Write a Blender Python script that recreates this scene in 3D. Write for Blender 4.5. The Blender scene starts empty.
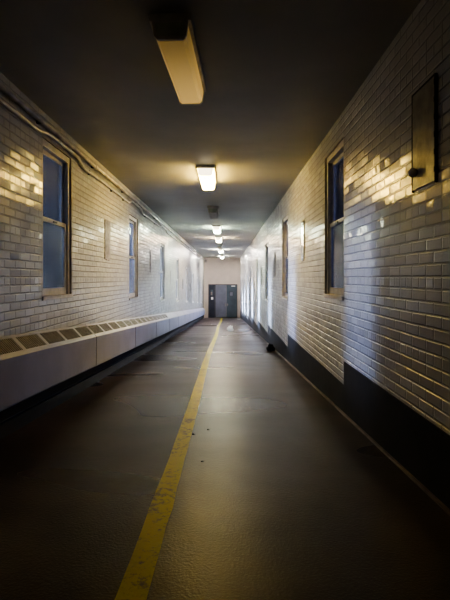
import bpy, bmesh, math, random
from mathutils import Vector, Matrix, noise
random.seed(7)
scn = bpy.context.scene
COL = scn.collection
XL, XR, ZC, CAMH = -2.03, 1.30, 3.05, 1.20
SL = 0.0602
Y0, YE = -3.5, 40.0
TILT = -math.atan(SL)
def fz(y): return -SL * y

# ------------------------------------------------------------------ mesh helpers
def box(bm, x0, x1, y0, y1, z0, z1, bev=0.0):
    vs = [bm.verts.new((x, y, z)) for x in (x0, x1) for y in (y0, y1) for z in (z0, z1)]
    f = [(0,1,3,2),(4,6,7,5),(0,4,5,1),(2,3,7,6),(0,2,6,4),(1,5,7,3)]
    fs = [bm.faces.new([vs[i] for i in q]) for q in f]
    if bev > 0:
        es = list({e for fc in fs for e in fc.edges})
        bmesh.ops.bevel(bm, geom=es, offset=bev, segments=2, affect='EDGES', profile=0.7)

def prism(bm, prof, y0, y1):
    """closed XZ profile swept along Y"""
    a = [bm.verts.new((x, y0, z)) for x, z in prof]
    b = [bm.verts.new((x, y1, z)) for x, z in prof]
    n = len(prof)
    for i in range(n):
        j = (i + 1) % n
        bm.faces.new((a[i], a[j], b[j], b[i]))
    bm.faces.new(a[::-1]); bm.faces.new(b)

def tube(bm, pts, r, n=12, caps=True):
    pts = [Vector(p) for p in pts]
    rings = []
    for i, p in enumerate(pts):
        if i == 0: t = pts[1] - p
        elif i == len(pts) - 1: t = p - pts[i-1]
        else: t = (pts[i+1] - p).normalized() + (p - pts[i-1]).normalized()
        t.normalize()
        up = Vector((1, 0, 0)) if abs(t.x) < 0.9 else Vector((0, 0, 1))
        a = t.cross(up).normalized(); b = t.cross(a).normalized()
        rings.append([bm.verts.new(p + a*r*math.cos(2*math.pi*k/n) + b*r*math.sin(2*math.pi*k/n)) for k in range(n)])
    for A, B in zip(rings, rings[1:]):
        for k in range(n):
            f = bm.faces.new((A[k], A[(k+1) % n], B[(k+1) % n], B[k])); f.smooth = True
    if caps:
        bm.faces.new(rings[0][::-1]); bm.faces.new(rings[-1])

def obj(name, bm, mat, parent=None, kind=None, loc=None):
    bmesh.ops.recalc_face_normals(bm, faces=bm.faces[:])
    me = bpy.data.meshes.new(name); bm.to_mesh(me); bm.free()
    o = bpy.data.objects.new(name, me); COL.objects.link(o)
    me.materials.append(mat)
    if parent: o.parent = parent
    if kind: o['kind'] = kind
    if loc: o.location = loc
    return o
def B(): return bmesh.new()
def thing(name, label, cat, loc=(0,0,0), rot=(0,0,0), group=None):
    o = bpy.data.objects.new(name, None); COL.objects.link(o)
    o.empty_display_size = .1
    o.location = loc; o.rotation_euler = rot
    tag(o, label, cat, group); return o
def tag(o, label, cat, group=None):
    o['label'] = label; o['category'] = cat
    if group: o['group'] = group
    return o
def copy_tree(o, parent=None):
    c = o.copy(); COL.objects.link(c)
    if parent: c.parent = parent
    for ch in list(o.children): copy_tree(ch, c)
    return c

# ------------------------------------------------------------------ material helpers
class NT:
    def __init__(s, name):
        s.m = bpy.data.materials.new(name); s.m.use_nodes = True
        s.t = s.m.node_tree; s.t.nodes.clear()
        s.out = s.t.nodes.new('ShaderNodeOutputMaterial')
    def n(s, typ, **kw):
        nd = s.t.nodes.new(typ)
        for k, v in kw.items(): setattr(nd, k, v)
        return nd
    def l(s, a, b): s.t.links.new(a, b)
    def put(s, sock, v):
        if isinstance(v, (int, float)): sock.default_value = v
        elif isinstance(v, tuple): sock.default_value = v if len(v) != 3 or sock.type == 'VECTOR' else (*v, 1)
        else: s.l(v, sock)
    def math(s, op, a, b=0.0, c=0.0):
        nd = s.n('ShaderNodeMath', operation=op)
        s.put(nd.inputs[0], a); s.put(nd.inputs[1], b); s.put(nd.inputs[2], c)
        return nd.outputs[0]
    def ramp(s, v, a, b, lo=0.0, hi=1.0, smooth=True):
        nd = s.n('ShaderNodeMapRange', interpolation_type='SMOOTHSTEP' if smooth else 'LINEAR')
        s.put(nd.inputs[0], v); s.put(nd.inputs[1], a); s.put(nd.inputs[2], b); s.put(nd.inputs[3], lo); s.put(nd.inputs[4], hi)
        return nd.outputs[0]
    def mix(s, f, a, b):
        nd = s.n('ShaderNodeMix', data_type='RGBA')
        s.put(nd.inputs[0], f); s.put(nd.inputs[6], a); s.put(nd.inputs[7], b)
        return nd.outputs[2]
    def pos(s, scale=(1,1,1)):
        tc = s.n('ShaderNodeTexCoord'); mp = s.n('ShaderNodeMapping'); mp.inputs['Scale'].default_value = scale
        s.l(tc.outputs['Object'], mp.inputs[0]); return mp.outputs[0]
    def noise(s, scale, detail=3, rough=.55, sc=(1,1,1)):
        nd = s.n('ShaderNodeTexNoise'); nd.inputs['Scale'].default_value = scale
        nd.inputs['Detail'].default_value = detail; nd.inputs['Roughness'].default_value = rough
        s.l(s.pos(sc), nd.inputs['Vector']); return nd.outputs[0]
    def bsdf(s, col, rough=.5, metal=0.0, height=None, bump=1.0, spec=.5, emis=None, estr=0.0):
        p = s.n('ShaderNodeBsdfPrincipled')
        s.put(p.inputs['Base Color'], col); s.put(p.inputs['Roughness'], rough); s.put(p.inputs['Metallic'], metal)
        p.inputs['Specular IOR Level'].default_value = spec
        if emis: s.put(p.inputs['Emission Color'], emis); s.put(p.inputs['Emission Strength'], estr)
        if height is not None:
            b = s.n('ShaderNodeBump'); b.inputs['Strength'].default_value = bump; b.inputs['Distance'].default_value = 1.0
            s.put(b.inputs['Height'], height); s.l(b.outputs[0], p.inputs['Normal'])
        s.l(p.outputs[0], s.out.inputs[0]); s.p = p
        return s.m

def simple(name, col, rough=.5, metal=0.0, var=.15, scale=6, bump=.0005, spec=.5):
    t = NT(name); nz = t.noise(scale, 4)
    dark = tuple(c*(1-var) for c in col); lite = tuple(min(1, c*(1+var)) for c in col)
    return t.bsdf(t.mix(t.ramp(nz, .3, .7), dark, lite), rough, metal, t.math('MULTIPLY', nz, bump), spec=spec)

def brick_mat(name, light, dark, blot):
    t = NT(name)
    tc = t.n('ShaderNodeTexCoord'); sx = t.n('ShaderNodeSeparateXYZ'); t.l(tc.outputs['Object'], sx.inputs[0])
    nw = t.noise(1.2, 2)
    v = t.math('DIVIDE', t.math('ADD', sx.outputs[2], t.math('MULTIPLY', nw, .012)), .081)
    row = t.math('FLOOR', v)
    hdr = t.math('COMPARE', t.math('MODULO', t.math('ADD', row, 600), 6), 2, .1)
    W = t.math('SUBTRACT', .212, t.math('MULTIPLY', hdr, .106))
    u = t.math('ADD', t.math('DIVIDE', sx.outputs[1], W), t.math('MULTIPLY', t.math('MODULO', t.math('ADD', row, 600), 2), .5))
    col = t.math('FLOOR', u)
    fu, fv = t.math('SUBTRACT', u, col), t.math('SUBTRACT', v, row)
    cb = t.n('ShaderNodeCombineXYZ'); t.l(col, cb.inputs[0]); t.l(row, cb.inputs[1])
    wn = t.n('ShaderNodeTexWhiteNoise', noise_dimensions='2D'); t.l(cb.outputs[0], wn.inputs['Vector'])
    sc = t.n('ShaderNodeSeparateColor'); t.l(wn.outputs['Color'], sc.inputs[0])
    eu = t.math('MULTIPLY', t.math('MINIMUM', fu, t.math('SUBTRACT', 1, fu)), W)
    ev = t.math('MULTIPLY', t.math('MINIMUM', fv, t.math('SUBTRACT', 1, fv)), .081)
    wob = t.math('MULTIPLY', t.noise(26, 2), .005)
    d = t.math('SUBTRACT', t.math('MINIMUM', eu, ev), wob)
    h = t.ramp(d, .0005, .0085)
    ti = t.math('ADD', t.math('MULTIPLY', t.math('MULTIPLY', t.math('SUBTRACT', sc.outputs[0], .5), t.math('SUBTRACT', fv, .5)), .0075*1.3),
                t.math('MULTIPLY', t.math('MULTIPLY', t.math('SUBTRACT', sc.outputs[1], .5), t.math('SUBTRACT', fu, .5)), .020*1.2))
    fine = t.math('MULTIPLY', t.noise(42, 3), .0014)
    big = t.math('MULTIPLY', t.noise(9, 2), .0035)
    H = t.math('ADD', t.math('ADD', t.math('MULTIPLY', h, .0065), ti), t.math('ADD', fine, big))
    per = t.mix(sc.outputs[2], dark, light)
    c = t.mix(t.ramp(t.noise(1.7, 5), .45, .75), per, blot)
    c = t.mix(h, tuple(x*.88 for x in dark), c)
    m = t.bsdf(c, t.ramp(t.noise(5, 3), .3, .7, .15, .27), 0, H, .9, spec=.8)
    return m

M = {}
M['brick_l'] = brick_mat('painted_brick_left', (.62,.62,.60), (.57,.57,.55), (.55,.545,.52))
M['brick_r'] = brick_mat('painted_brick_right', (.62,.62,.61), (.57,.57,.56), (.55,.545,.525))
M['base'] = simple('black_base_paint', (.013,.012,.013), .55, var=.5, scale=3, bump=.004)
M['board'] = simple('dark_baseboard', (.020,.019,.022), .45, var=.3, scale=3, bump=.002)
M['lip'] = simple('grey_edge_strip', (.26,.22,.20), .45, var=.3)
M['frame'] = simple('window_paint', (.52,.50,.47), .4, var=.12, scale=9, bump=.002)
M['reveal'] = simple('window_reveal_paint', (.34,.325,.30), .5, var=.2, scale=7, bump=.003)
M['cover'] = simple('radiator_enamel', (.35,.35,.45), .36, var=.08, scale=2, bump=.001)
M['grille'] = simple('grille_metal', (.21,.205,.215), .5, 0, var=.15, scale=10)
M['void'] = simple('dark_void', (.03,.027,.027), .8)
M['pipe'] = simple('painted_conduit', (.58,.56,.53), .3, .2, var=.25, scale=5, bump=.002)
M['steel'] = simple('dark_steel', (.10,.095,.09), .35, .8, var=.3)
M['plate'] = simple('fixture_plate', (.62,.60,.54), .5, .0, var=.2)
M['capgreen'] = simple('pale_green_plate', (.50,.54,.42), .4, var=.3)
M['patch'] = simple('grey_mauve_patch', (.22,.205,.21), .42, var=.35, scale=12, bump=.004)
M['mirror'] = simple('glossy_cover', (.55,.55,.56), .13, .85, var=.2, scale=14, bump=.004)
M['panelr'] = simple('painted_cover_panel', (.26,.245,.22), .33, .0, var=.25, scale=9, bump=.012, spec=.7)
M['blackgap'] = simple('black_gasket', (.012,.011,.011), .6)
M['brass'] = simple('polished_knob', (.95,.9,.78), .30, .15, var=.05)
M['endwall'] = simple('cream_plaster', (.55,.475,.42), .55, var=.05, scale=1.5, bump=.003)
M['doorlilac'] = simple('lilac_grey_door_paint', (.16,.165,.21), .4, var=.1, scale=2)
M['doorblue'] = simple('blue_grey_door_paint', (.075,.10,.125), .4, var=.1, scale=2)
M['doordark'] = simple('dark_navy_door_paint', (.035,.038,.06), .4, var=.15, scale=2)
M['doorframe'] = simple('dark_door_frame', (.03,.033,.045), .45)
M['paper'] = simple('white_paper', (.75,.75,.74), .6, var=.05)
M['plastic'] = simple('white_plastic_film', (.95,.96,1.0), .4, var=.08, scale=12)
M['blackbag'] = simple('black_plastic_film', (.014,.014,.017), .28, var=.3)
M['greyrag'] = simple('grey_label_film', (.16,.16,.17), .5)
M['ceil'] = (lambda t: t.bsdf(t.mix(t.ramp(t.noise(.8, 5), .35, .7), (.37,.375,.355), (.45,.455,.43)), .42, 0,
             t.math('MULTIPLY', t.noise(3, 4), .006), spec=.35))(NT('ceiling_paint'))

def floor_mat():
    t = NT('worn_concrete_floor')
    a = t.noise(.9, 6, .6); b = t.noise(7, 3, .6); c = t.noise(1.0, 2, .5, (.5, 1.6, 1))
    base = t.mix(t.ramp(a, .35, .65), (.040,.022,.021), (.082,.054,.049))
    base = t.mix(t.ramp(b, .3, .8, 0, .4), base, (.075,.058,.054))
    base = t.mix(t.ramp(c, .42, .75, 0, .7), base, (.016,.011,.011))
    tc = t.n('ShaderNodeTexCoord'); sx = t.n('ShaderNodeSeparateXYZ'); t.l(tc.outputs['Object'], sx.inputs[0])
    dry = t.math('ADD', .36, 0)
    for (px, py, rx, ry, k) in ((-1.15, 14.2, 1.15, 2.6, .85), (.35, 14.0, .7, 1.2, .4), (-1.3, 9.3, .8, .9, .45), (.5, 8.4, .8, .5, .4)):
        ex = t.math('POWER', t.math('ABSOLUTE', t.math('DIVIDE', t.math('SUBTRACT', sx.outputs[0], px), rx)), 2)
        ey = t.math('POWER', t.math('ABSOLUTE', t.math('DIVIDE', t.math('SUBTRACT', sx.outputs[1], py), ry)), 2)
        dd = t.math('ADD', t.math('ADD', ex, ey), t.math('MULTIPLY', t.math('SUBTRACT', t.noise(2.2, 3), .5), 2.2))
        sf = t.ramp(dd, .2, 1.1, k, 0); base = t.mix(sf, base, (.010,.008,.008))
        dry = t.math('MULTIPLY', dry, t.math('SUBTRACT', 1, t.math('MULTIPLY', sf, .75)))
    rg = t.ramp(t.math('ADD', t.math('MULTIPLY', c, .6), t.math('MULTIPLY', b, .4)), .35, .62, .26, .36)
    hh = t.math('MULTIPLY', t.noise(75, 3), .0034)
    m = t.bsdf(base, t.ramp(t.noise(.8, 1, .5, (.6, 1.3, 1)), .2, .8, .26, .33), 0, hh, .8, spec=.36)
    t.l(dry, t.p.inputs['Specular IOR Level']); return m
M['floor'] = floor_mat()
def line_mat():
    t = NT('worn_yellow_paint')
    w = t.math('ADD', t.math('MULTIPLY', t.noise(3, 6, .7), .5), t.math('MULTIPLY', t.noise(24, 4, .7), .5))
    c = t.mix(t.ramp(w, .49, .62), (.56,.48,.008), (.22,.17,.03))
    c = t.mix(t.ramp(t.noise(.6, 3), .4, .65), c, t.mix(.45, c, (.62,.55,.015)))
    return t.bsdf(c, .4, 0, t.math('MULTIPLY', t.noise(50, 3), .002), .8)
M['line'] = line_mat()

def pane_mat(name, c0, c1, transp, tl):
    t = NT(name)
    st = t.noise(7, 3, .5, (1, 1.6, .10)); bl = t.noise(2.2, 4)
    c = t.mix(t.ramp(t.math('ADD', t.math('MULTIPLY', st, .6), t.math('MULTIPLY', bl, .4)), .4, .62), c0, c1)
    tr = t.n('ShaderNodeBsdfTranslucent'); t.put(tr.inputs[0], c)
    df = t.n('ShaderNodeBsdfDiffuse'); t.put(df.inputs[0], c)
    m1 = t.n('ShaderNodeMixShader'); m1.inputs[0].default_value = tl; t.l(df.outputs[0], m1.inputs[1]); t.l(tr.outputs[0], m1.inputs[2])
    tp = t.n('ShaderNodeBsdfTransparent'); tp.inputs[0].default_value = (.85,.9,1,1)
    m2 = t.n('ShaderNodeMixShader'); m2.inputs[0].default_value = transp; t.l(m1.outputs[0], m2.inputs[1]); t.l(tp.outputs[0], m2.inputs[2])
    gl = t.n('ShaderNodeBsdfGlossy'); gl.inputs['Roughness'].default_value = .12
    fr = t.n('ShaderNodeFresnel'); fr.inputs[0].default_value = 1.35
    m3 = t.n('ShaderNodeMixShader'); t.l(fr.outputs[0], m3.inputs[0]); t.l(m2.outputs[0], m3.inputs[1]); t.l(gl.outputs[0], m3.inputs[2])
    t.l(m3.outputs[0], t.out.inputs[0]); return t.m
M['pane_l'] = pane_mat('hazy_blue_glass', (.03,.036,.055), (.10,.105,.13), .5, .12)
M['pane_r'] = pane_mat('hazy_dark_glass', (.03,.03,.04), (.07,.07,.09), .5, .2)

def diffuser_mat(name, col, s, inner=None):
    t = NT(name)
    tc = t.n('ShaderNodeTexCoord'); sx = t.n('ShaderNodeSeparateXYZ'); t.l(tc.outputs['Object'], sx.inputs[0])
    g = t.ramp(sx.outputs[1], -.2, 1.1, inner if inner else .8, 1.0)
    return t.bsdf((.55,.42,.22) if inner else (.8,.78,.7), .35, 0, None, emis=col, estr=t.math('MULTIPLY', g, s))
M['lens_dim'] = diffuser_mat('yellowed_glow_diffuser', (1,.66,.22), .40, .22)  # yellowed plastic with a faint warm glow put in, weaker at the near end
M['lens_off'] = simple('unlit_diffuser', (.34,.30,.25), .35)
M['lens_cap'] = diffuser_mat('lit_end_cap', (1,.85,.6), 3)
M['lens_fill'] = diffuser_mat('added_fill_diffuser', (1,.74,.42), 7)  # diffuser of the fill light added behind the camera
M['lens_warm'] = diffuser_mat('lit_warm_diffuser', (1,.69,.17), 62)
M['lens_green'] = diffuser_mat('lit_greenish_diffuser', (.85,1,.74), 95)
M['lens_amber'] = diffuser_mat('lit_amber_diffuser', (1,.76,.48), 120)
M['lens_white'] = diffuser_mat('lit_white_diffuser', (1,.93,.84), 200)

# ------------------------------------------------------------------ the setting
WY, WW, WH = 4.85, .95, 1.84
PITCH = 4.36
wins = []                      # (y, zbottom)
for k in range(-1, 8):
    y = WY + PITCH*k
    zb = {-1: 1.20, 0: .95}.get(k, .73 - .2625*(k-1))
    wins.append((y, zb))

def wall(name, x0, x1, mat):
    bm = B(); y = Y0 - .15
    for wy, zb in wins:
        box(bm, x0, x1, y, wy, -2.9, ZC + .1)
        box(bm, x0, x1, wy, wy+WW, -2.9, zb)
        box(bm, x0, x1, wy, wy+WW, zb+WH, ZC + .1)
        y = wy + WW
    box(bm, x0, x1, y, YE + .2, -2.9, ZC + .1)
    bmesh.ops.remove_doubles(bm, verts=bm.verts[:], dist=1e-5)
    # drop the coincident internal faces
    seen = {}
    for f in bm.faces[:]:
        k = tuple(round(c, 4) for c in f.calc_center_median())
        seen.setdefault(k, []).append(f)
    bmesh.ops.delete(bm, geom=[f for v in seen.values() if len(v) > 1 for f in v], context='FACES_ONLY')
    return obj(name, bm, mat, kind='structure')
wall('wall_left', XL - .30, XL, M['brick_l'])
wall('wall_right', XR, XR + .30, M['brick_r'])
bm = B(); box(bm, XL, XR, YE, YE + .2, -2.9, ZC + .1); obj('wall_end', bm, M['endwall'], kind='structure')
bm = B(); box(bm, XL, XR, Y0 - .15, Y0, 0, ZC + .1); obj('wall_back', bm, M['brick_r'], kind='structure')
bm = B(); box(bm, XL - .3, XR + .3, Y0 - .15, YE + .2, ZC, ZC + .2)
obj('ceiling', bm, M['ceil'], kind='structure')
bm = B()
N = 44
ys = [Y0 - .15 + (YE + .35 - Y0) * i / N for i in range(N + 1)]
top = [[bm.verts.new((x, y, fz(y))) for x in (XL, -1, 0, XR)] for y in ys]
bot = [[bm.verts.new((x, y, fz(y) - .15)) for x in (XL, -1, 0, XR)] for y in ys]
for i in range(N):
    for j in range(3):
        bm.faces.new((top[i][j], top[i][j+1], top[i+1][j+1], top[i+1][j]))
        bm.faces.new((bot[i][j], bot[i+1][j], bot[i+1][j+1], bot[i][j+1]))
obj('floor', bm, M['floor'], kind='structure')

# right black base: level tops that step down at each window
bm = B(); edges = [Y0] + [w[0] - .02 for w in wins] + [YE]
for i in range(len(edges) - 1):
    a, b = edges[i], edges[i+1]
    k = i - 2                       # segment reaching the first visible window has k=-1
    zt = .287 - .2625*(k+1) if i > 0 else .55
    a2 = a
    vs = [(a2, fz(a2) - .02), (b, fz(b) - .02), (b, zt), (a2, zt)]
    A = [bm.verts.new((XR - .008, y, z)) for y, z in vs]; C = [bm.verts.new((XR + .0, y, z)) for y, z in vs]
    bm.faces.new(A); bm.faces.new(C[::-1])
    for q in range(4): bm.faces.new((A[q], A[(q+1) % 4], C[(q+1) % 4], C[q]))
obj('baseboard_right', bm, M['base'], kind='structure')
def strip(name, x0, x1, h0, h1, mat, ya=Y0, yb=YE, kind='structure'):
    bm = B(); vs = []
    for y in (ya, yb):
        vs.append([bm.verts.new((x, y, fz(y) + h)) for x, h in ((x0,h0),(x1,h0),(x1,h1),(x0,h1))])
    A, C = vs
    for q in range(4): bm.faces.new((A[q], A[(q+1) % 4], C[(q+1) % 4], C[q]))
    bm.faces.new(A[::-1]); bm.faces.new(C)
    return obj(name, bm, mat, kind=kind)
strip('trim_1', XR - .030, XR - .008, -.005, .018, M['lip'])
strip('baseboard_left', XL, XL + .035, -.005, .125, M['board'])
strip('trim_2', XL, XL + .042, .125, .137, M['board'])
strip('gap_shade', XL, XL + .010, .145, .36, M['void'])  # dark strip painting the shade in the gap under the radiator covers

# ------------------------------------------------------------------ windows
def window(side):
    s = -1 if side == 'l' else 1        # outward direction
    def bx(bm, d0, d1, y0, y1, z0, z1, bev=.004):
        x0, x1 = sorted((s*d0, s*d1)); box(bm, x0, x1, y0, y1, z0, z1, bev)
    bm = B()   # reveal lining
    bx(bm, .002, .28, 0, .022, .0, WH, 0); bx(bm, .002, .28, WW-.022, WW, .0, WH, 0)
    bx(bm, .002, .28, .022, WW-.022, WH-.022, WH, 0)
    root = obj('window', bm, M['reveal'], kind='structure')
    bm = B()
    bx(bm, .022, .13, .022, .085, .03, WH-.022); bx(bm, .022, .13, WW-.085, WW-.022, .03, WH-.022)
    bx(bm, .022, .13, .085, WW-.085, WH-.10, WH-.022)
    obj('window_frame', bm, M['frame'], root)
    bm = B(); bx(bm, -.018, .16, -.03 if False else 0.0, WW, 0, .045, .006)
    obj('window_sill', bm, M['frame'], root)
    mid = WH*.49
    for nm, z0, z1, d in (('upper_sash', mid, WH-.10, .080), ('lower_sash', .045, mid+.05, .045)):
        bm = B(); w = .05
        bx(bm, d, d+.035, .085, .085+w, z0, z1); bx(bm, d, d+.035, WW-.085-w, WW-.085, z0, z1)
        bx(bm, d, d+.035, .085+w, WW-.085-w, z0, z0+w*(1.0 if nm[0]=='u' else 1.7)); bx(bm, d, d+.035, .085+w, WW-.085-w, z1-w, z1)
        sh = obj(nm, bm, M['frame'], root)
        bm = B(); bx(bm, d+.014, d+.020, .085+w-.005, WW-.085-w+.005, z0+w-.005, z1-w+.005, 0)
        obj('pane', bm, M['pane_l' if side == 'l' else 'pane_r'], sh)
    bm = B(); bx(bm, .031, .045, WW/2-.05, WW/2+.05, mid+.012, mid+.03, .003)
    obj('sash_lock', bm, M['steel'], root)
    return root
wl = window('l'); wr = window('r')
n = 1
for (wy, zb) in wins:
    for proto, x in ((wl, XL), (wr, XR)):
        o = copy_tree(proto) if wy != wins[0][0] else proto
        o.name = 'window_%d' % n; n += 1
        o.location = (x, wy, zb)

# ------------------------------------------------------------------ daylight through the windows
def daylight(side, wy, zb, power, col):
    L = bpy.data.lights.new('daylight', 'AREA'); L.shape = 'RECTANGLE'; L.size = 1.0; L.size_y = 1.7
    L.energy = power; L.color = col; L.spread = math.radians(100)
    o = bpy.data.objects.new('daylight', L); COL.objects.link(o)
    s = -1 if side == 'l' else 1
    x = (XL if side == 'l' else XR) + s*.75
    o.location = (x, wy + WW/2 + .22, zb + WH/2 + .28)
    d = Vector((-s*1.0, -.24, -.34))
    o.rotation_euler = d.to_track_quat('-Z', 'Y').to_euler()
ORD = ['first','second','third','fourth','fifth','sixth','seventh','eighth','ninth','tenth','eleventh','twelfth','thirteenth','fourteenth','fifteenth']
def low_sky(wy, zb, power, col):
    L = bpy.data.lights.new('low_daylight', 'AREA'); L.shape = 'RECTANGLE'; L.size = .8; L.size_y = 1.3
    L.energy = power; L.color = col; L.spread = math.radians(18)
    o = bpy.data.objects.new('low_daylight', L); COL.objects.link(o)
    d = Vector((1, -.29, -.27))
    o.location = Vector((XL, wy + WW/2, zb + WH/2)) - d*7.0
    o.rotation_euler = d.to_track_quat('-Z', 'Y').to_euler()
for i, (wy, zb) in enumerate(wins):
    far = max(0, i-1)
    if i == 0: continue
    low_sky(wy, zb, [0, 34, 95, 210, 520, 800, 1000, 1100, 1200][i], (.55,.66,1.0) if i < 3 else (.80,.87,1.0))
    daylight('l', wy, zb, 24 + 95*min(far, 5), (.62,.74,1.0) if far < 2 else (.80,.87,1.0))
    daylight('r', wy, zb, 22 + 50*min(far, 5), (.48,.56,1.0) if far < 2 else (.80,.87,1.0))

# ------------------------------------------------------------------ yellow line
bm = B(); pr = None; y = Y0 + .1
while y < YE - .9:
    cx = -.402 + .02*math.sin(y*.45) + .05*max(0, (y-22)/18)
    w = .064 + .006*noise.noise(Vector((y*1.3, 0, 0)))
    c = [bm.verts.new((cx - w + .006*noise.noise(Vector((y*4, 3, 0))), y, fz(y) + .003)), bm.verts.new((cx + w + .006*noise.noise(Vector((y*4, 9, 0))), y, fz(y) + .003))]
    if pr: bm.faces.new((pr[0], pr[1], c[1], c[0]))
    pr = c; y += .12
tag(obj('floor_line', bm, M['line']), 'worn yellow painted guide line running down the dark concrete floor', 'floor marking')

# ------------------------------------------------------------------ radiator covers
CL, NG, GP = 2.70, 5, .54
def cover(grilles, name='radiator_cover'):
    root = thing(name, '', 'radiator cover')
    # profile in x (0 = wall face), z above floor
    P = [(0, .905), (.020, .910), (.165, .765), (.185, .742), (.185, .335), (.165, .315), (0, .315)]
    bm = B()
    if grilles:
        # front panel and rear/top rails, with openings left for the grilles
        prism(bm, [(.185,.742),(.185,.335),(.165,.315),(.150,.315),(.170,.335),(.170,.742)], .004, CL-.004)
        prism(bm, [(0,.905),(.020,.910),(.040,.890),(.022,.872),(0,.872)], .004, CL-.004)
        prism(bm, [(.150,.780),(.165,.765),(.185,.742),(.170,.742),(.135,.765)], .004, CL-.004)
        for g in range(NG+1):
            a = max(.004, g*GP - .035); b = min(CL-.004, g*GP + .035)
            prism(bm, [(.040,.890),(.150,.780),(.135,.765),(.022,.872)], a, b)
    else:
        prism(bm, P, .004, CL-.004)
    obj('casing', bm, M['cover'], root)
    bm = B()
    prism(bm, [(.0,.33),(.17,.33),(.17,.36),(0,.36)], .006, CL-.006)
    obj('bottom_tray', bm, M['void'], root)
    if grilles:
        for g in range(NG):
            a, b = g*GP + .035, (g+1)*GP - .035
            bm = B()
            prism(bm, [(.030,.860),(.142,.748),(.139,.745),(.027,.857)], a, b)
            gr = obj('grille', bm, M['void'], root)
            bm = B()
            k = int((b-a)/.034)
            for q in range(k+1):
                yy = a + .004 + (b-a-.024)*q/k
                v = [(.037,.887),(.150,.774),(.140,.764),(.027,.877)]
                A = [bm.verts.new((x, yy + .0 + .0, z)) for x, z in v]
                C = [bm.verts.new((x, yy + .019, z)) for x, z in v]
                for w in range(4): bm.faces.new((A[w], A[(w+1)%4], C[(w+1)%4], C[w]))
                bm.faces.new(A); bm.faces.new(C[::-1])
            obj('louvre', bm, M['grille'], gr)
    bm = B()
    prism(bm, [(.1852,.742),(.1868,.742),(.1868,.335),(.1852,.335)], .006, .018)
    obj('joint_strip', bm, M['grille'], root)
    return root
cg = cover(True); cp = cover(False, 'radiator_cover')
y = -1.885
used = {True: False, False: False}
i = 0
place = ['left wall', ]
while y + CL < YE - .2:
    gflag = y < 12
    src = cg if gflag else cp
    o = src if not used[gflag] else copy_tree(src)
    used[gflag] = True
    o.location = (XL + .004, y, fz(y)); o.rotation_euler = (TILT, 0, 0)
    if gflag:
        o['label'] = ['cream slatted radiator cover below the left wall behind the camera', 'cream slatted radiator cover on the left wall just outside the photo edge',
                      'nearest slatted cream radiator cover in the photo, its grilles under the first left window', 'second slatted radiator cover in the photo, between the first two left windows',
                      'third slatted radiator cover in the photo, under the second left window', 'farthest slatted radiator cover, just before the plain covers begin'][i]
        o['group'] = 'grilled radiator covers along the left wall'
    else:
        o['label'] = 'plain cream radiator cover without grilles, %s plain one beyond the slatted covers' % ORD[i-ng]
        o['group'] = 'plain radiator covers further down the left wall'
    if gflag: ng = i + 1
    i += 1; y += CL

# ------------------------------------------------------------------ ceiling lights
def light(lens):
    """local: y 0..1.2, ceiling at z=0"""
    root = thing('ceiling_light', '', 'ceiling light', group='fluorescent fittings along the corridor ceiling')
    bm = B(); box(bm, -.148, .148, 0, 1.2, -.052, -.001, .005)
    for q in (.0,): box(bm, -.012, .012, -.006, .004, -.032, -.018, .002)
    obj('housing', bm, M['plate'], root)
    def ring(y, s=1.0): return [(-.122*s, -.054), (-.108*s, -.150), (-.085*s, -.172), (.085*s, -.172), (.108*s, -.150), (.122*s, -.054)]
    bm = B(); prism(bm, ring(0), .03, 1.17); obj('diffuser', bm, lens, root)
    for a, b in ((.006, .032), (1.168, 1.194)):
        bm = B()
        R_ = [(-.128,-.050),(-.114,-.152),(-.088,-.178),(.088,-.178),(.114,-.152),(.128,-.050)]
        prism(bm, R_, a, b)
        lit = lens not in (M['lens_dim'], M['lens_off'])
        cap = obj('end_cap', bm, M['lens_cap'] if lit else M['plate'], root)
        if a < .1 and not lit:
            bm = B(); prism(bm, [(-.104,-.066),(-.094,-.158),(.094,-.158),(.104,-.066)], .002, .0065); obj('cap_panel', bm, M['capgreen'], cap)
    return root
spec = [('lens_dim','nearest long ceiling light, with a faint glow put into its yellowed diffuser'),
        ('lens_warm','brightest glowing warm white ceiling light, nearest of the lit ones'),
        ('lens_off','unlit boxy ceiling light between the bright warm one and the greenish one'),
        ('lens_green','glowing ceiling light with a faint greenish tint beyond the unlit box'),
        ('lens_amber','glowing amber ceiling light just beyond the greenish one'),
        ('lens_off','unlit distant ceiling light just beyond the amber one'),
        ('lens_white','small glowing white ceiling light, second from the end wall of the lit ones'),
        ('lens_off','unlit distant ceiling light between the last two lit ones'),
        ('lens_white','farthest glowing ceiling light just before the end wall')]
for k, (mk, lab) in enumerate(spec):
    r = light(M[mk]); r['label'] = lab
    r.location = (-.335, 3.07 + 4.12*k, ZC)
    if k == 0: r.location.x = -.392; r.rotation_euler.z = math.radians(-2.6)

r = light(M['lens_fill']); r.location = (-.335, 3.07 - 4.12*1.35, ZC); r['label'] = 'added warm fill light on the ceiling behind the camera, nearest the back wall'  # unseen fitting added to brighten the near end of the first fixture
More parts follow.
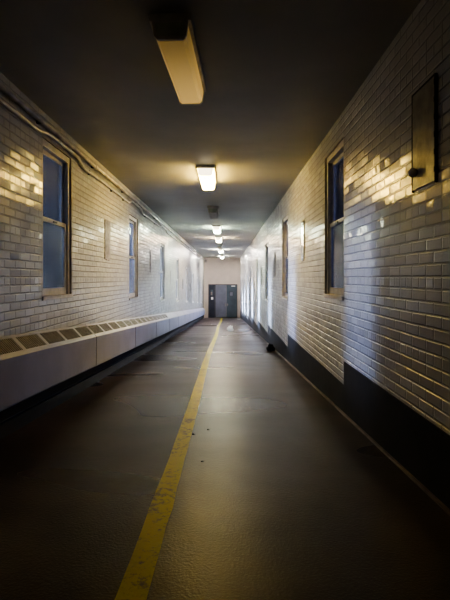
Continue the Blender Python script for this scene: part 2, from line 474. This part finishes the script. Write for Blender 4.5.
# ------------------------------------------------------------------ conduits on the left wall
bm = B()
tube(bm, [(XL+.045, Y0, 2.885), (XL+.045, 14, 2.885), (XL+.045, YE-.02, 2.885)], .027, 14)
big = tag(obj('pipe', bm, M['pipe']), 'thick grey painted conduit running along the top of the left wall', 'pipe')
y = Y0 + 1
while y < YE - 1:
    bm = B(); tube(bm, [(XL+.045, y, 2.885), (XL+.045, y+.07, 2.885)], .034, 14); y += 3.05
    obj('coupling', bm, M['pipe'], big)
y = Y0 + .6
while y < YE - 1:
    bm = B(); box(bm, XL+.002, XL+.045, y, y+.03, 2.852, 2.918, .004); y += 1.9
    obj('bracket', bm, M['steel'], big)
pts = [(XL+.03, Y0, 2.775)]
def jog(y0, z0, y1, z1, x0, x1, n=6):
    for i in range(n+1):
        t = i/n; s = t*t*(3-2*t)
        pts.append((x0+(x1-x0)*s, y0+(y1-y0)*t, z0+(z1-z0)*s))
for k, (wy, zb) in enumerate(wins):
    if k == 0: continue
    if k > 3: break
    jog(wy-.16, 2.775 if k == 1 else 2.75, wy+.12, 2.818, XL+.03, XL+.045)
    jog(wy+WW+.10, 2.818, wy+WW+.42, 2.735, XL+.045, XL+.03)
    pts.append((XL+.03, wy+WW+1.2, 2.75))
pts.append((XL+.03, YE-.02, 2.75))
bm = B(); tube(bm, pts, .019, 12)
sm = tag(obj('pipe', bm, M['pipe']), 'thin conduit below the thick one, bending up over the window heads', 'pipe')
for y in [1.5, 2.6, 3.85, 6.45, 7.7, 8.6, 10.9, 12.4, 16, 18, 20, 22.5, 25, 28, 31, 34]:
    z = 2.775 if y < 4.6 else 2.75
    bm = B(); box(bm, XL+.002, XL+.034, y, y+.025, z-.036, z+.024, .003)
    obj('clamp', bm, M['steel'], sm)

# ------------------------------------------------------------------ wall panels
def panel(label, side, yc, z0, z1, w, face, edge, rough_edge=0, bolts=False):
    s = 1 if side == 'l' else -1; x = XL if side == 'l' else XR
    root = thing('wall_panel', label, 'wall panel', (x, yc, z0), group='small panels on the brick walls')
    h = z1 - z0
    def bx(bm, a, b, *r):
        lo, hi = sorted((s*a, s*b)); box(bm, lo, hi, *r)
    bm = B()
    if rough_edge:
        rnd = random.Random(int(yc*10)); pr = []
        nn = 14
        for i in range(nn): pr.append((-w/2 + rnd.uniform(-1,1)*rough_edge, h*i/nn))
        for i in range(5): pr.append((-w/2 + w*i/5, h + rnd.uniform(-1,1)*rough_edge))
        for i in range(nn): pr.append((w/2 + rnd.uniform(-1,1)*rough_edge, h - h*i/nn))
        for i in range(5): pr.append((w/2 - w*i/5, rnd.uniform(-1,1)*rough_edge))
        A = [bm.verts.new((s*.009, a, b)) for a, b in pr]; C = [bm.verts.new((0, a, b)) for a, b in pr]
        bm.faces.new(A); bm.faces.new(C[::-1])
        for i in range(len(pr)): bm.faces.new((A[i], A[(i+1) % len(pr)], C[(i+1) % len(pr)], C[i]))
        obj('face', bm, M[face], root)
    else:
        bx(bm, 0, .014, -w/2, w/2, 0, h, .003); obj('face', bm, M[face], root)
        bm = B(); e = .011
        for r in ((-w/2-e, -w/2+.0, -e, h+e), (w/2, w/2+e, -e, h+e), (-w/2, w/2, h, h+e)) + (() if bolts else ((-w/2, w/2, -e, 0),)):
            bx(bm, 0, .016, *r, .002)
        obj('frame', bm, M[edge], root)
    if bolts:
        bm = B()
        for i in range(6): bx(bm, .006, .024, -w/2-.020, -w/2-.010, h*(.08+.165*i), h*(.08+.165*i)+.035, .004)
        obj('hinge', bm, M['blackgap'], root)
    return root
panel('tall black edged cover panel high on the right wall, nearest the camera', 'r', 2.875, 1.80, 2.45, .32, 'panelr', 'blackgap', 0, True)
panel('narrow shiny panel with bright glints on the right wall before the second window', 'r', 7.43, 1.50, 2.15, .26, 'mirror', 'reveal')
panel('faint grey panel on the right wall between the second and third windows', 'r', 11.75, 1.25, 1.88, .28, 'patch', 'reveal')
panel('faint grey panel on the right wall between the third and fourth windows', 'r', 16.1, .95, 1.58, .28, 'patch', 'reveal')
panel('faint grey panel on the right wall between the fourth and fifth windows', 'r', 20.5, .70, 1.33, .28, 'patch', 'reveal')
panel('ragged mauve grey patch on the left wall between the first and second windows', 'l', 7.52, 1.51, 2.18, .33, 'patch', 'reveal', .012)
panel('ragged mauve grey patch on the left wall between the second and third windows', 'l', 11.9, 1.36, 1.93, .30, 'patch', 'reveal', .012)
panel('small grey patch on the left wall between the third and fourth windows', 'l', 16.25, .95, 1.45, .30, 'patch', 'reveal', .012)
panel('dark small panel on the left wall between the fourth and fifth windows', 'l', 20.7, .70, 1.15, .26, 'steel', 'blackgap')
panel('dark small panel on the left wall between the fifth and sixth windows', 'l', 25.05, .45, .90, .26, 'steel', 'blackgap')

k = thing('wall_knob', 'small shiny knob on the right wall beside the black edged panel', 'knob', (XR, 2.985, 1.915))
bm = B(); tube(bm, [(0,0,0), (-.016,0,0)], .026, 16); obj('rose', bm, M['steel'], k)
bm = B(); bmesh.ops.create_uvsphere(bm, u_segments=18, v_segments=12, radius=.030, matrix=Matrix.Translation((-.034,0,0)))
for f in bm.faces: f.smooth = True
obj('knob_head', bm, M['brass'], k)

# ------------------------------------------------------------------ end doors
zf = fz(YE); zt = .56
bm = B()
yd = YE - .05
box(bm, -1.60, -1.535, yd, YE, zf, zt+.07, .004); box(bm, .965, 1.03, yd, YE, zf, zt+.07, .004)
box(bm, -1.535, .965, yd, YE, zt, zt+.07, .004); box(bm, -1.01, -.945, yd, YE, zf, zt, .004)
obj('trim_4', bm, M['doorframe'], kind='structure')
bm = B(); box(bm, -1.535, .965, yd+.0, YE, zf-.01, zf+.05); obj('trim_5', bm, M['void'], kind='structure')
def door(name, x0, x1, mat, win=None, handle=None):
    bm = B(); z0, z1 = zf+.055, zt-.005
    box(bm, x0, x1, YE-.045, YE-.002, z0, z1, .004)
    d = obj(name, bm, mat, kind='structure')
    if win:
        wx0, wx1, wz0, wz1, wm = win
        bm = B()
        e = .035
        for r in ((wx0-e, wx0, wz0-e, wz1+e), (wx1, wx1+e, wz0-e, wz1+e), (wx0, wx1, wz1, wz1+e), (wx0, wx1, wz0-e, wz0)):
            box(bm, r[0], r[1], YE-.056, YE-.045, r[2], r[3], .002)
        f = obj('vision_frame', bm, M['doorframe'], d)
        bm = B(); box(bm, wx0, wx1, YE-.050, YE-.045, wz0, wz1); obj('vision_pane', bm, wm, f)
    if handle is not None:
        bm = B(); box(bm, handle-.03, handle+.03, YE-.055, YE-.045, zf+1.05, zf+1.30, .003)
        tube(bm, [(handle, YE-.05, zf+1.17), (handle, YE-.10, zf+1.17), (handle+.09, YE-.10, zf+1.17)], .012, 8)
        obj('door_handle', bm, M['lip'], d)
    return d
door('door_1', -.94, .03, M['doorlilac'], handle=-.06)
door('door_2', .04, .96, M['doorblue'], (.34, .62, -.42, -.08, M['doorlilac']), handle=.14)
door('door_3', -1.53, -1.015, M['doordark'], (-1.40, -1.16, -.42, .14, M['doorblue']))
def notice(label, x0, x1, z0, z1, mat='paper'):
    bm = B(); nx = 6
    rows = [[bm.verts.new((x0+(x1-x0)*i/nx, YE-.0635-.006*math.sin(math.pi*i/nx)*t, z0+(z1-z0)*t)) for i in range(nx+1)] for t in (0, .5, 1)]
    for a, b in zip(rows, rows[1:]):
        for i in range(nx): bm.faces.new((a[i], a[i+1], b[i+1], b[i]))
    o = obj('notice', bm, M[mat]); md = o.modifiers.new('thick', 'SOLIDIFY'); md.thickness = .003
    return tag(o, label, 'notice', 'notices on the end doors')
notice('pale square notice in the middle of the dark narrow left door', -1.36, -1.16, -.76, -.53)
notice('narrow pale notice above the square one on the dark left door', -1.38, -1.24, -.34, -.06, 'lip')
t = thing('door_closer', 'white door closer box at the top right of the end doors', 'door closer', (.66, YE-.05, .42))
bm = B(); box(bm, -.17, .17, -.07, -.002, 0, .085, .006); obj('closer_body', bm, M['paper'], t)
bm = B(); tube(bm, [(-.10,-.05,.085), (-.10,-.05,.105), (-.30,-.03,.105)], .010, 8); obj('closer_arm', bm, M['lip'], t)
t = thing('junction_box', 'dark junction box high in the left corner of the end wall', 'junction box', (XL+.19, YE, 2.62))
bm = B(); box(bm, -.10, .10, -.12, 0, 0, .24, .008); obj('box_body', bm, M['steel'], t)
bm = B(); box(bm, -.085, .085, -.128, -.12, .015, .225, .004); obj('box_lid', bm, M['reveal'], t)

# ------------------------------------------------------------------ litter on the floor
def crumple(name, mat, x, y, sx, sy, sz, seed, label, cat, sub=4, amp=.5, freq=2.2, rot=0):
    bm = B(); bmesh.ops.create_icosphere(bm, subdivisions=sub, radius=1)
    for v in bm.verts:
        p = v.co.copy()
        d = 1 + amp*(abs(noise.noise(p*freq + Vector((seed,0,0))))*1.6 - .4) + .18*noise.noise(p*7 + Vector((0,seed,0)))
        v.co = p*d
        v.co.z = max(v.co.z, -.55)
    zmin = min(v.co.z for v in bm.verts)
    for v in bm.verts: v.co = Vector((v.co.x*sx, v.co.y*sy, (v.co.z - zmin)*sz))
    o = obj(name, bm, mat, loc=(x, y, fz(y) + .004)); o.rotation_euler = (TILT, 0, rot)
    return tag(o, label, cat)
b = crumple('crumpled_bag', M['blackbag'], 1.165, 11.4, .085, .12, .10, 3.1, 'black crumpled plastic bag on the floor against the right wall base', 'bag', amp=.7, freq=1.9)
bm = B()
bmesh.ops.create_icosphere(bm, subdivisions=3, radius=1)
for v in bm.verts:
    v.co = v.co*(1 + .3*noise.noise(v.co*3)); v.co = Vector((v.co.x*.045+.06, v.co.y*.09, max(v.co.z,-.7)*.05+.045))
obj('bag_tail', bm, M['greyrag'], b)
crumple('crumpled_bag', M['plastic'], .19, 19.7, .13, .13, .15, 8.3, 'white crumpled plastic bag lying on the floor right of the yellow line', 'bag', amp=.6)
crumple('paper_scrap', M['paper'], 1.03, 35.5, .13, .20, .03, 5.7, 'small white paper scrap on the floor near the end doors', 'paper', sub=3)
for q, (x, y, s, lab) in enumerate([(-.30, 4.05, .016, 'small dark debris chip just right of the yellow line, nearer of two'),
                               (-.17, 4.2, .013, 'tiny dark debris crumb on the floor, right of the chip by the yellow line'),
                               (-.18, 3.35, .012, 'tiny dark crumb on the floor closest to the camera')]):
    crumple('debris_chip', M['blackbag'], x, y, s, s*1.3, s*.5, q*2.2, lab, 'debris', sub=2)

# ------------------------------------------------------------------ world, camera, view
w = bpy.data.worlds.new('world'); scn.world = w; w.use_nodes = True
bg = w.node_tree.nodes['Background']; bg.inputs[0].default_value = (.26,.30,.40,1); bg.inputs[1].default_value = .10
cam = bpy.data.cameras.new('camera'); co = bpy.data.objects.new('camera', cam); COL.objects.link(co)
co.location = (0, 0, CAMH); co.rotation_euler = (math.radians(90), 0, 0)
cam.sensor_fit = 'VERTICAL'; cam.sensor_height = 36; cam.lens = 440/600*36
cam.shift_x = -1/600; cam.shift_y = -22/600; cam.clip_start = .02; cam.clip_end = 200
scn.camera = co
scn.view_settings.view_transform = 'AgX'; scn.view_settings.look = 'AgX - High Contrast'
scn.view_settings.exposure = 0.0
